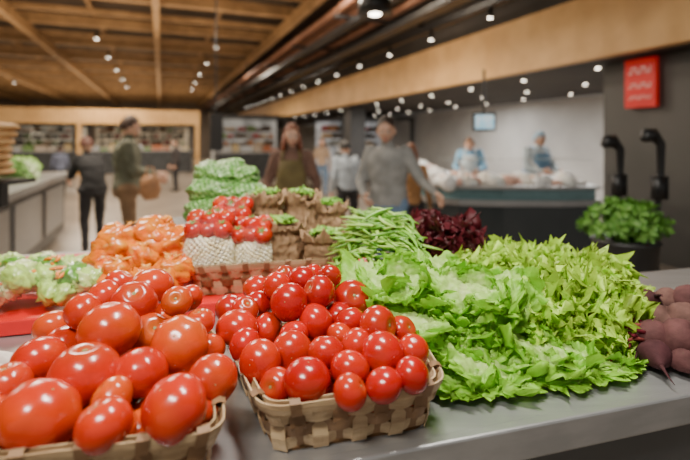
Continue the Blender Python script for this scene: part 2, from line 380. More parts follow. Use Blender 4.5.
# ---------------------------------------------------------------- tomatoes
tomM=M('tomato_skin',attr=True,rough=.22,coat=.28,scale=16,nvar=.14,spec=.5,bump=.08,bscale=30)
greenM=M('calyx_green',(.10,.22,.04),.6,0,(.16,.3,.06),30)
scarM=M('stem_scar',(.28,.26,.10),.7)
def tomato(mb,c,r,col,rng,calyx=False,rot=None,ribs=.02,nu=30,nv=18):
    k=rng.choice([5,6,7,8]); sq=rng.uniform(.84,.93); ph0=rng.uniform(0,6); rib=ribs*rng.uniform(.3,1.5)
    def fn(p,th,ph):
        rho=math.sin(th); s=1+rib*math.cos(k*ph+ph0)*rho*(.2+.8*abs(math.cos(th)))*1.4+rib*.8*math.cos(2*ph+ph0)*rho
        p=Vector((p.x*s,p.y*s,p.z*sq))
        if p.z>0: p.z-=.2*math.exp(-(rho/.28)**2)
        else: p.z+=.03*math.exp(-(rho/.15)**2)
        return p
    rot=rot or rrot(rng)
    v0=len(mb.v); sphere(mb,c,r,rot,nu,nv,0,col,fn)
    for i in range(nv+1):
        th=math.pi*i/nv; g=math.exp(-(math.sin(th)/.45)**2) if th<1.2 else 0
        for j in range(nu):
            q=mb.c[v0+i*nu+j]; w=max(0,noise.noise(Vector(mb.v[v0+i*nu+j])*22))*.22
            mb.c[v0+i*nu+j]=(q[0]*(1-.06*g),q[1]+(.10*g+w*.3)*q[0],q[2]+.006*g)
    zc=Vector((0,0,r*(sq-.2+.01)))
    sphere(mb,Vector(c)+rot@zc,(r*.1,r*.1,r*.04),rot,10,6,2)
    sphere(mb,Vector(c)-rot@Vector((0,0,r*(sq-.03))),(r*.035,r*.035,r*.015),rot,8,4,2)
    if calyx:
        for s in range(5):
            a=s*1.2566+rng.uniform(-.1,.1); d=Vector((math.cos(a),math.sin(a),0)); t=Vector((-d.y,d.x,0)); 
            P=[zc+Vector((0,0,.04*r)), zc+d*.2*r+Vector((0,0,.10*r)), zc+d*.38*r+Vector((0,0,.17*r)), zc+d*.5*r+Vector((0,0,.22*r))]
            wd=[.07*r,.08*r,.05*r,.005*r]; v=[]
            for p,w in zip(P,wd): v+=[Vector(c)+rot@(p-t*w),Vector(c)+rot@(p+t*w)]
            mb.add(v,[(q*2,q*2+1,q*2+3,q*2+2) for q in range(3)],1)
        tube(mb,[Vector(c)+rot@zc,Vector(c)+rot@(zc+Vector((.05*r,0,.28*r)))],.05*r,6,1)
def heap(parent,name,lst,z0,k,Yf,quad,zl,rl,cols,seed,Dm,ribs,cal,tf=.84):
    rng=random.Random(seed); S=[]
    for (x,y,d) in lst:
        r_=(y-HY)/F; Y=(H-z0+k*Yf)/(r_+k); p=W(x,y,Y); S.append([p,d*Y/F/2,Y,x,y,d])
    n0=len(S); order=sorted(range(n0),key=lambda i:S[i][2]-S[i][5]*.0015)
    done=[]
    for i in order:       # seat each fruit behind those already placed in front of it
        p,rad,Y,x,y,dd=S[i]
        for it in range(60):
            if all((p-S[j][0]).length>=(rad+S[j][1])*tf for j in done): break
            Y+=.003; q=W(x,y,Y); rad=min(dd*Y/F/2,Dm*.58)
            if q.z<zl: q.z=zl
            p=q
        S[i][0]=p; S[i][1]=rad; done.append(i)
    q=[Vector((p[0],p[1])) for p in quad]
    for zz in (zl,zl+rl*1.2):
        for a in range(12):
            for b in range(12):
                u=(a+.5+(.5 if b%2 else 0))/12; w=(b+.5)/12
                if u>1: continue
                p=(q[0].lerp(q[1],u)).lerp(q[3].lerp(q[2],u),w); C=sum(q,Vector((0,0)))/4; cc=C+(p-C)*.76
                c=Vector((cc.x,cc.y,zz+rng.uniform(-.004,.004)))
                if all((c-s[0]).length>(s[1]+rl)*.84 for s in S):
                    S.append([c,rl,0,0,0,0])
    mb=MB()
    for i,s in enumerate(S):
        tomato(mb,s[0],s[1],rng.choice(cols),rng,calyx=(i in cal),ribs=ribs)
    mb.clamp(1.004).obj(name,[tomM,greenM,scarM],parent)
L1=[(40,416,76),(85,375,68),(175,408,66),(180,344,56),(110,330,60),(141,372,52),(212,380,50),(40,362,52),(104,425,56),(66,345,42),(54,328,38),(83,311,36),(104,297,34),(134,303,44),(152,287,42),(151,335,44),(177,301,30),(168,318,34),(207,350,36),(112,398,42),(140,432,44),(203,418,34),(120,284,30),(200,322,30),(8,385,46),(-6,425,56),(190,298,26)]
L2=[(307,380,48),(383,353,44),(350,392,36),(260,362,44),(237,328,42),(289,302,38),(316,322,38),(352,299,38),(378,326,40),(326,352,36),(292,352,42),(356,345,34),(267,331,36),(277,386,36),(350,369,40),(384,385,38),(412,375,36),(413,350,32),(402,331,30),(258,305,30),(257,288,28),(277,286,28),(302,280,30),(319,292,34),(338,316,30),(230,309,30),(294,335,30),(350,322,32),(245,345,34),(330,276,24),(245,310,28),(340,336,28),(312,277,26),(285,276,22)]
Q1=[(-.425,.530),(-.158,.585),(-.262,.895),(-.55,.83)]
Q2=[(-.112,.64),(.152,.708),(.125,.965),(-.238,.905)]
e=empty('basket_of_beefsteak_tomatoes'); basket('woven_basket',Q1,1.0,.082,e,rad=.035)
heap(e,'tomatoes',L1,1.095,.30,.58,Q1,1.045,.036,[(.56,.040,.003),(.54,.030,.003),(.60,.060,.004),(.50,.018,.003),(.55,.026,.003)],3,.094,.030,{2})
e=empty('basket_of_round_tomatoes'); basket('woven_basket',Q2,1.0,.078,e,rad=.035)
heap(e,'tomatoes',L2,1.088,.25,.68,Q2,1.04,.030,[(.45,.006,.003),(.50,.008,.003),(.40,.004,.003),(.52,.016,.003)],4,.076,.012,{3})
def garlic(mb,c,r):
    def fn(p,th,ph):
        s=1+.06*math.cos(7*ph)*math.sin(th); z=p.z
        if z>.5: s*=1-.5*(z-.5); z+= (z-.5)*1.6
        return Vector((p.x*s,p.y*s,z*.85))
    sphere(mb,c,r,Matrix.Rotation(.6,3,'X'),28,16,0,(1,1,1),fn)
g=MB()
for c,r_ in (((-.60,.80,1.03),.028),((-.635,.85,1.03),.028),((-.64,.78,1.028),.027),((-.60,.865,1.028),.026)): garlic(g,c,r_)
g.obj('garlic_bulbs',[M('garlic_skin',(.82,.78,.70),.5,0,(.7,.6,.55),30)])
# ---------------------------------------------------------------- lettuces
CI=(.70,.86,.34); CO=(.32,.66,.05)
heads=[(405,290,1.02,.105,(-.25,-.45,.9)),(470,298,.99,.115,(-.1,-.5,.9)),(440,335,.93,.09,(-.4,-.5,.8)),(465,365,.88,.08,(-.25,-.8,.7)),(530,358,.92,.095,(.05,-.8,.7)),(575,366,.94,.085,(.35,-.7,.7))]
for i,(x,y,Y,rr,ax) in enumerate(heads):
    mb=MB(); c=W(x,y,Y); rosette(mb,c,Vector(ax),rr,13,CI,CO,ruf=.15,fq=7,curl=(.2,1.2),op=(.2,1.5),wid=.68,seed=i+1,nu=24,nv=26,jit=.3,cup=.14,fan=True)
    for k in range(7):
        yaw=R.uniform(-1.4,1.4); d=Vector((math.sin(yaw),-math.cos(yaw),R.uniform(-.1,.5)))
        base=c+Vector((math.sin(yaw)*.02,.03,R.uniform(-.02,.03))); L=R.uniform(.12,.155)
        leaf(mb,lmat(base,d,Vector((R.uniform(-.4,.4),R.uniform(-.5,.1),1))),L,L*R.uniform(.62,.78),R.uniform(.7,1.5),.14,7,CI,CO,28,30,i*31+k,.08,fan=True)
    mb.clamp(1.006).obj('green_lettuce' if i==0 else 'green_lettuce.%03d'%i,[leafM])
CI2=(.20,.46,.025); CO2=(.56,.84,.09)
curly=[(500,290,1.10,.085),(556,306,1.03,.092),(600,308,1.05,.085),(545,284,1.2,.092),(588,338,.985,.078),(470,284,1.18,.078),(592,288,1.17,.088),(522,326,1.0,.075),(508,274,1.26,.082),(622,326,1.04,.055)]
for i,(x,y,Y,rr) in enumerate(curly):
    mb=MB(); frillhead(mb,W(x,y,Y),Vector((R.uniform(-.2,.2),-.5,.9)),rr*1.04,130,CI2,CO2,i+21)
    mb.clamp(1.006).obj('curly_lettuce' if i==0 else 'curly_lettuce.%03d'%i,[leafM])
for i,(x,y,Y,rr) in enumerate([(428,252,1.33,.085),(457,256,1.34,.08),(430,242,1.42,.085),(455,246,1.42,.078)]):
    mb=MB(); frillhead(mb,W(x,y,Y),Vector((0,-.4,.9)),rr*1.08,100,(.09,.06,.025),(.12,.014,.022),i+51)
    mb.clamp(1.014).obj('red_leaf_lettuce' if i==0 else 'red_leaf_lettuce.%03d'%i,[leafM])
# ---------------------------------------------------------------- green beans
beanM=M('bean_green',attr=True,rough=.4,scale=30,nvar=.1)
def bean(mb,c,d,L,r,col,rng,n=7):
    d=d.normalized(); x,y=frame(d); b=rng.uniform(-.18,.18)*L; k=rng.uniform(-.1,.1)*L; pts=[];rad=[]
    for i in range(n):
        t=i/(n-1); s=t-.5; pts.append(Vector(c)+d*s*L+x*b*(1-4*s*s)+y*k*(1-4*s*s)); rad.append(r*(.25+.75*min(1,4.5*min(t,1-t))))
    tube(mb,pts,rad,6,0,col,.75)
rg=random.Random(9); mb=MB()
bc=[(.20,.46,.04),(.30,.56,.07),(.13,.34,.03),(.36,.60,.10)]
for i in range(400):
    u=rg.uniform(-1,1); v=rg.uniform(-1,1)
    if u*u+v*v>1: continue
    Y=1.32+v*.22; X=.10+u*.125-(v*.02)
    z=1.02+.20*max(0,1-u*u-v*v*.8)**.6*rg.uniform(.85,1.0)+.03
    a=rg.gauss(-.9,.5); bean(mb,(X,Y,z),Vector((math.cos(a)*.8,math.sin(a),rg.uniform(-.25,.25)-.3*u)),rg.uniform(.10,.15),.0055,rg.choice(bc),rg)
mb.clamp(1.014).obj('green_bean_pile',[beanM])
# ---------------------------------------------------------------- back basket with packs
qa=onz(186,299,1.013); qb=onz(354,286,1.013)
dq=(qb-qa).normalized(); dn=Vector((-dq.y,dq.x,0))
QB=[(qa.x,qa.y),(qb.x,qb.y),(qb.x+dn.x*.27,qb.y+dn.y*.27),(qa.x+dn.x*.27,qa.y+dn.y*.27)]
eb=empty('basket_of_packed_vegetables'); basket('woven_basket',QB,1.013,.085,eb,stakestep=.03,rad=.035)
kraft=M('kraft_paper',(.42,.26,.14),.8,0,(.30,.18,.092),9,bump=1.0,bscale=26,bdist=.007)
def paperbag(mb,c,w,d,h,yaw,rng,mi=0):
    Rz=Matrix.Rotation(yaw,3,'Z'); n=72; lv=30; v=[]; sd=rng.uniform(0,50); lean=Vector((rng.uniform(-.08,.08),rng.uniform(-.1,.0),0))
    for k in range(lv+3):
        if k<=lv: f=k/lv; inn=1
        else: f=1-(k-lv)*.05; inn=.90
        for j in range(n):
            a=2*math.pi*j/n; cc,ss=math.cos(a),math.sin(a); p=4.5-1.4*f
            rr=(abs(cc)**p+abs(ss)**p)**(-1/p)
            q=Vector((cc*2.0,ss*2.0,f*3.0+sd)); am=.5+.5*min(1,f*1.4)
            nz=(noise.noise(q)*.14-abs(noise.noise(q*2.0))*.24+noise.noise(Vector((cc*9,ss*9,f*2+sd)))*.11+noise.noise(Vector((cc*4,ss*4,f*14+sd)))*.05)*am+.06
            fl=1.02+.08*math.sin(f*3.1)-.15*math.exp(-((f-.80)/.045)**2)+(.08+.12*(f-.84)/.16 if f>.84 else 0)
            s=rr*fl*(1+nz)*inn
            zt=f*h+((noise.noise(Vector((cc*2.5,ss*2.5,sd)))*.04+.005*((j%3)-1)) if f>.93 else 0)
            v.append(Rz@Vector((cc*s*w/2,ss*s*d/2,zt))+Vector(c)+lean*f*h)
    f=[(k*n+j,k*n+(j+1)%n,(k+1)*n+(j+1)%n,(k+1)*n+j) for k in range(lv+2) for j in range(n)]
    f.append(tuple(range(n-1,-1,-1)))
    mb.add(v,f,mi); return lean*h
rg=random.Random(21)
mbp=MB(); mbb=MB()
bags=[(264,194,1.62,.112,.25),(300,194,1.66,.112,-.2),(333,204,1.66,.105,.2),(280,222,1.47,.118,.3),(328,234,1.45,.122,-.3)]
for x,ytop,Y,w,yaw in bags:
    top=W(x,ytop,Y); z0=1.03; h=top.z-z0
    ln=paperbag(mbp,(top.x,top.y,z0),w,w*.8,h,yaw,rg)
    for i in range(44):
        u=rg.uniform(-.32,.32); q=rg.uniform(-.30,.30)
        bean(mbb,(top.x+u*w+ln.x,top.y+q*w*.8+ln.y,z0+h-.012+.022*(1-4*(u*u+q*q)*.6)+rg.uniform(0,.006)),Vector((rg.uniform(-1,1),rg.uniform(-1,1),rg.uniform(-.35,.35))),rg.uniform(.035,.055),.0055,rg.choice(bc),rg)
mbp.obj('paper_bags',[kraft],eb); mbb.obj('bean_filling',[beanM],eb)
mbw=MB(); mbt=MB(); mbf=MB()
packs=[(210,256,1.37,.078,.075),(252,259,1.41,.066,.070),(232,243,1.50,.070,.090)]
for x,y,Y,rx,rz in packs:
    c=W(x,y,Y)
    for i in range(620):
        z=1-2*(i+.5)/620; a=i*2.39996; q=math.sqrt(max(0,1-z*z))
        if z>.8 : continue
        g=(abs(q*math.cos(a))**4+abs(q*math.sin(a))**4+abs(z)**4)**(-.25)*.85
        p=Vector((q*math.cos(a)*rx*g,q*math.sin(a)*rx*.7*g,z*rz*g))*(1+.03*rg.random())
        sphere(mbw,c+p,(.0086,.0062,.0058),rrot(rg),6,4,0,rg.choice([(.95,.87,.62),(.97,.91,.72),(.92,.82,.54)]))
    sphere(mbw,c,(rx*.9,rx*.62,rz*.9),None,12,8,0,(.6,.5,.34))
    for k in range(6):
        t=c+Vector((rx*.55*((k%3)-1),-.02+.024*(k//3)+.01*(k%2),rz*.92+.014+.026*(k//3))); tomato(mbt,t,.030,rg.choice([(.50,.010,.004),(.56,.014,.004)]),rg,calyx=(k%2==0),rot=Matrix.Rotation(rg.uniform(-.6,.6)+.5,3,'X'),nu=16,nv=10)
    def fn(p,th,ph):
        g=(abs(p.x)**4+abs(p.y)**4+abs(p.z)**4)**(-.25)
        s=.86*g+.10*noise.noise(Vector((p.x*4,p.y*4,p.z*4+Y*9)))
        return Vector((p.x*s,p.y*s,p.z*s*(1.0 if p.z<0 else 1.6)))
    sphere(mbf,c,(rx*1.12,rx*.85,rz*1.1),None,26,20,0,(1,1,1),fn)
mbw.obj('white_beans',[M('white_bean',attr=True,rough=.4,nvar=.06)],eb); mbt.obj('small_tomatoes',[tomM,greenM,scarM],eb)
film=M('clear_film',(.95,.97,1),.08,0,alpha=.03,bump=1,bscale=25)
mbf.obj('plastic_film',[film],eb)
# ---------------------------------------------------------------- wrapped lumps
def lump(mb,c,r,rng,amp=.16,fq=2.2,rot=None,mi=0,col=(1,1,1),colf=None,nu=34,nv=22,ridge=.12):
    sd=rng.uniform(0,99)
    v0=len(mb.v)
    def fn(p,th,ph):
        q=Vector((p.x*fq,p.y*fq,p.z*fq+sd)); s=1+amp*noise.noise(q)*1.4-ridge*abs(noise.noise(q*2.1))+ridge*.5*noise.noise(q*4)
        g=(p.x**4+p.y**4+p.z**4)**(-.25)
        return p*s*(.55+.45*g)
    sphere(mb,c,r,rot or Matrix.Rotation(rng.uniform(-.5,.5),3,'Z'),nu,nv,mi,col,fn)
    if colf:
        for i in range(v0,len(mb.v)):
            mb.c[i]=colf(Vector(mb.v[i]))
mb=MB(); rg=random.Random(31)
orM=M('wrapped_orange',attr=True,rough=.26,coat=.4,scale=30,bump=.7,bscale=32,nvar=.2)
def oc(p):
    n=noise.noise(p*35); w=noise.noise(p*80+Vector((9,9,9)))
    if w>.5: return (.85,.38,.06)
    return (.82,.19+.10*n,.001)
def chunk(c,s,rng):   # cut pumpkin wedges inside a pack
    for k in range(4):
        o=Vector((rng.uniform(-.36,.36),rng.uniform(-.4,.2),rng.uniform(-.35,.35)))*s
        lump(mb,c+o,(s*.84,s*.66,s*.56),rng,colf=oc,nu=28,nv=20,amp=.20,ridge=.12,rot=rrot(rng))
for x,y,Y,s in [(121,247,1.34,.070),(164,240,1.38,.070),(122,276,1.20,.050),(172,274,1.25,.054),(146,282,1.22,.044),(104,263,1.28,.050),(143,263,1.31,.058),(184,259,1.36,.046),(145,244,1.44,.06)]:
    c=W(x,y,Y); c.z=max(c.z,1.02+s*.8); chunk(c,s*1.02,rg)
    for k in range(5):
        d=Vector((rg.uniform(-.4,.4),rg.uniform(-.3,.2),1)); tube(mb,[c+Vector((0,0,s*.6)),c+d*s*.92,c+d*s*1.02+Vector((.01*k-.015,0,.004))],[.012,.008,.001],6,0,(.92,.40,.06),.4)
mb.clamp(1.014).obj('wrapped_pumpkin_packs',[orM])
mb=MB(); mbf=MB()
for x,y,Y,s in [(22,285,1.2,.075),(74,284,1.22,.068),(48,269,1.34,.062),(4,270,1.33,.062),(90,269,1.36,.055),(-18,290,1.15,.065)]:
    c=W(x,y,Y); c.z=max(c.z,1.02+s*.6)
    for k in range(9):
        o=Vector((rg.uniform(-.7,.7),rg.uniform(-.6,.5),rg.uniform(-.2,.4)))*s
        co=rg.choice([(.58,.74,.24),(.46,.68,.14),(.74,.80,.42),(.30,.56,.07),(.12,.34,.02)])
        lump(mb,c+o,(s*.56,s*.46,s*.40),rg,colf=lambda p:tuple(a*(1+.5*noise.noise(p*90)) for a in co),nu=24,nv=18,amp=.2,ridge=.35,fq=3,rot=rrot(rg))
    for k in range(8):
        o=Vector((rg.uniform(-.6,.6),rg.uniform(-.6,.2),rg.uniform(.3,.66)))*s
        bean(mb,c+o,Vector((rg.uniform(-1,1),rg.uniform(-1,1),rg.uniform(-.3,.3))),s*.7,s*.10,(.88,.24,.006),rg)
    sphere(mbf,c,(s*1.25,s*1.0,s*.85),None,24,16,0,(1,1,1),lambda p,th,ph:p*(1+.12*noise.noise(p*3+Vector((x,y,0)))))
e=empty('wrapped_salad_packs'); mb.clamp(1.014).obj('mixed_vegetables',[M('wrapped_salad',attr=True,rough=.3,coat=.3,scale=50,bump=.6,bscale=45,nvar=.15)],e)
mbf.clamp(1.013).obj('plastic_film',[film],e)
mb=MB()
def gc(p):
    n=noise.noise(p*110)
    if abs(math.sin((p.x+p.z*.6)*170))>.955 or abs(math.sin((p.z-p.x*.6+p.y*.4)*170))>.955: return (.40,.60,.26)
    return (.07+.07*n,.25+.18*n,.02)
for x,y,Y,sx,sz in [(212,212,1.70,.10,.055),(245,212,1.72,.085,.05),(214,192,1.74,.095,.052),(246,195,1.76,.085,.048),(216,174,1.78,.085,.045),(240,177,1.80,.075,.042),(228,168,1.84,.07,.035),(212,228,1.66,.09,.04)]:
    lump(mb,W(x,y,Y),(sx,sx*.75,sz),rg,colf=gc,nu=80,nv=48,amp=.12,ridge=.08,fq=2.6,rot=Matrix.Rotation(rg.uniform(-.4,.4),3,'Z')@Matrix.Rotation(rg.uniform(.0,.4),3,'X')@Matrix.Rotation(rg.uniform(-.2,.2),3,'Y'))
mb.obj('bagged_green_peas',[M('bagged_green',attr=True,rough=.35,coat=.2,scale=120,bump=1.0,bscale=110,nvar=.35)])
# ---------------------------------------------------------------- beets
beM=M('beet_skin',attr=True,rough=.8,scale=30,bump=.9,bscale=30,nvar=.35,spec=.2)
mb=MB(); rg=random.Random(41)
def beet(c,r,tail,rng):
    tail=tail.normalized(); x,y=frame(tail); rot=Matrix((x,y,-tail)).transposed(); sd=rng.uniform(0,50)
    col=rng.choice([(.10,.040,.040),(.065,.022,.026),(.13,.065,.055)])
    def fn(p,th,ph):
        s=1+.09*noise.noise(p*2+Vector((sd,0,0))); z=p.z
        if z<-.45: t=(-z-.45)/.55; z-=t*t*.55; s*=1-.35*t
        if z>.75: s*=.95
        return Vector((p.x*s,p.y*s,z*.92))
    sphere(mb,c,r,rot,26,18,0,col,fn)
    t0=Vector(c)+tail*r*1.25; b=Vector((rng.uniform(-.3,.3),rng.uniform(-.3,.3),rng.uniform(-.3,.1)))
    tube(mb,[t0,t0+tail*r*.5+b*r*.3,t0+tail*r*1.1+b*r,t0+tail*r*1.6+b*r*2],[r*.18,r*.10,r*.055,r*.02],7,0,col)
    for k in range(7):
        d=(-tail+Vector((rng.uniform(-.35,.35),rng.uniform(-.35,.35),rng.uniform(-.3,.3)))).normalized()
        s0=Vector(c)-tail*r*.8; L=rng.uniform(.05,.11)
        tube(mb,[s0,s0+d*L*.5,s0+d*L+Vector((0,0,-.015))],[.0055,.0045,.0035],6,0,rng.choice([(.18,.012,.03),(.12,.008,.02),(.2,.04,.035)]))
for x,y,Y,d,t in [(653,345,.95,40,(.6,-.6,-.1)),(680,357,.93,46,(.7,-.4,-.2)),(655,368,.905,30,(-.3,-.9,-.1)),(686,325,1.02,42,(.8,-.2,0)),(661,322,1.05,34,(-.2,-.8,.2)),(646,304,1.12,30,(0,-.6,.5)),(715,345,.98,42,(.5,-.6,0)),(718,372,.92,40,(.3,-.8,0)),(636,334,1.05,28,(-.6,-.6,0)),(745,330,1.05,40,(.3,-.8,0)),(690,302,1.13,34,(.6,-.5,.1)),(638,355,.97,26,(-.5,-.8,0)),(668,302,1.16,28,(.4,-.7,.1)),(684,378,.885,26,(.1,-.9,-.1))]:
    c=W(x,y,Y); c.z=max(c.z,1.0+d*Y/F/2*.9); beet(c,d*Y/F/2,Vector(t),rg)
for k in range(60):
    c=W(rg.uniform(615,655),rg.uniform(320,375),rg.uniform(.92,1.05)); c.z=max(1.01,min(c.z,1.06)); d=Vector((rg.uniform(-1,-.2),rg.uniform(-.5,.8),rg.uniform(-.1,.3)))
    tube(mb,[c,c+d*.03+Vector((0,0,.004)),c+d*.06],[.004,.0035,.003],6,0,rg.choice([(.18,.012,.03),(.10,.008,.015),(.2,.04,.035)]))
mb.clamp(1.0).obj('beetroot_pile',[beM])
# ---------------------------------------------------------------- plant behind right
e=empty('potted_herb_plant'); mb=MB()
c=W(625,224,2.6)
for i in range(120):
    a=R.uniform(0,6.28); o=R.uniform(.0,1.45); L=R.uniform(.10,.24); d=Vector((math.cos(a)*math.sin(o),math.sin(a)*math.sin(o),math.cos(o)*.8))
    tip=c+d*L-Vector((0,0,.05)); tube(mb,[c-Vector((0,0,.14)),c+d*L*.5-Vector((0,0,.08)),tip],[.004,.003,.002],5,0,(.14,.28,.07))
    rosette(mb,tip,d,.055,7,(.24,.46,.10),(.10,.29,.035),ruf=.2,fq=4,curl=(.4,1.4),op=(.4,1.5),wid=.38,seed=i,nu=5,nv=4)
mb.obj('foliage',[leafM],e)
mb=MB(); tube(mb,[(c.x,c.y,0),(c.x,c.y,.02),(c.x,c.y,.5),(c.x,c.y,c.z-.10),(c.x,c.y,c.z-.09)],[.15,.16,.13,.17,.18],24,0); mb.obj('tall_planter',[M('planter_black',(.03,.03,.03),.5)],e)
for i,(x,y,Y) in enumerate([(612,143,3.4),(652,137,3.2)]):
    mb=MB(); p=W(x,y,Y); b=Vector((p.x+.03,p.y,0))
    tube(mb,[b,b+Vector((0,0,.02))],.14,20,0)
    tube(mb,[b,b+Vector((0,0,.9)),b+Vector((.03,0,1.2)),b+Vector((.03,0,p.z-.03-.02)),p+Vector((0,0,.02)),p+Vector((-.05,-.03,.01)),p+Vector((-.09,-.04,-.02))],[.02,.02,.022,.03,.045,.05,.02],12,0)
    box(mb,(b.x+.01,b.y-.02,1.12),(.09,.05,.16),0)
    mb.obj('gooseneck_lamp' if i==0 else 'gooseneck_lamp.001',[blackp])
# ---------------------------------------------------------------- left stall
e=empty('left_produce_stall'); mb=MB()
hbox(mb,-3.2,-1.35,2.6,8.0,.1,.9,0); hbox(mb,-3.3,-1.25,2.5,8.1,.9,.97,1); hbox(mb,-3.1,-1.45,2.7,7.9,0,.1,0)
for k in range(4): hbox(mb,-1.35,-1.33,2.8+k*1.3,3.9+k*1.3,.25,.8,1)
for b in (2.7,4.5,6.3,7.9): tube(mb,[hp(-3.1,b,.97),hp(-3.1,b,1.75)],.02,8,1)
hbox(mb,-3.25,-2.5,2.6,8.0,1.72,1.75,1)
mb.obj('stall_body',[M('stall_grey',(.14,.14,.14),.4,.4,(.11,.11,.11),3),steel],e,smooth=False)
mb=MB(); rg=random.Random(51)
for k in range(60):
    a=rg.uniform(-3.0,-1.5); b=rg.uniform(2.8,7.8); p=hp(a,b,1.05+.22*(-a-1.4)/1.6+rg.uniform(0,.05))
    g=rg.choice([((.7,.8,.5),(.3,.55,.12)),((.8,.82,.7),(.45,.62,.28)),((.35,.5,.2),(.12,.28,.06))])
    rosette(mb,p,Vector((.4,-.4,.8)),rg.uniform(.12,.18),10,g[0],g[1],ruf=.14,fq=4,curl=(.8,1.6),op=(.1,1.4),wid=.6,seed=k,nu=6,nv=6)
mb.obj('leafy_vegetables',[leafM],e)
mb=MB()
for k in range(60):
    p=hp(rg.uniform(-3.0,-2.4),rg.uniform(2.8,7.8),1.28+rg.uniform(-.02,.08)); sphere(mb,p,rg.uniform(.04,.07),None,10,8,0,rg.choice([(.8,.3,.04),(.75,.7,.55),(.7,.08,.04),(.3,.45,.1)]))
mb.obj('loose_vegetables',[M('goods',attr=True)],e)
e=empty('bread_loaf_stack'); mb=MB()
for k in range(7):
    p=W(-1,172-k*7.5,3.3); sphere(mb,p,(.08,.13,.033),Matrix.Rotation(k*.3,3,'Z'),18,10,0,(1,1,1))
mb.obj('loaves',[M('bread_crust',(.70,.43,.20),.7,0,(.52,.30,.12),12,bump=.4)],e)
mb=MB(); p=W(-1,179,3.3); box(mb,(p.x,p.y,p.z-.02),(.3,.35,.03)); box(mb,(p.x,p.y,(p.z-.03+.97)/2),(.08,.08,p.z-.03-.97)); mb.obj('bread_stand',[blackp],e,smooth=False)
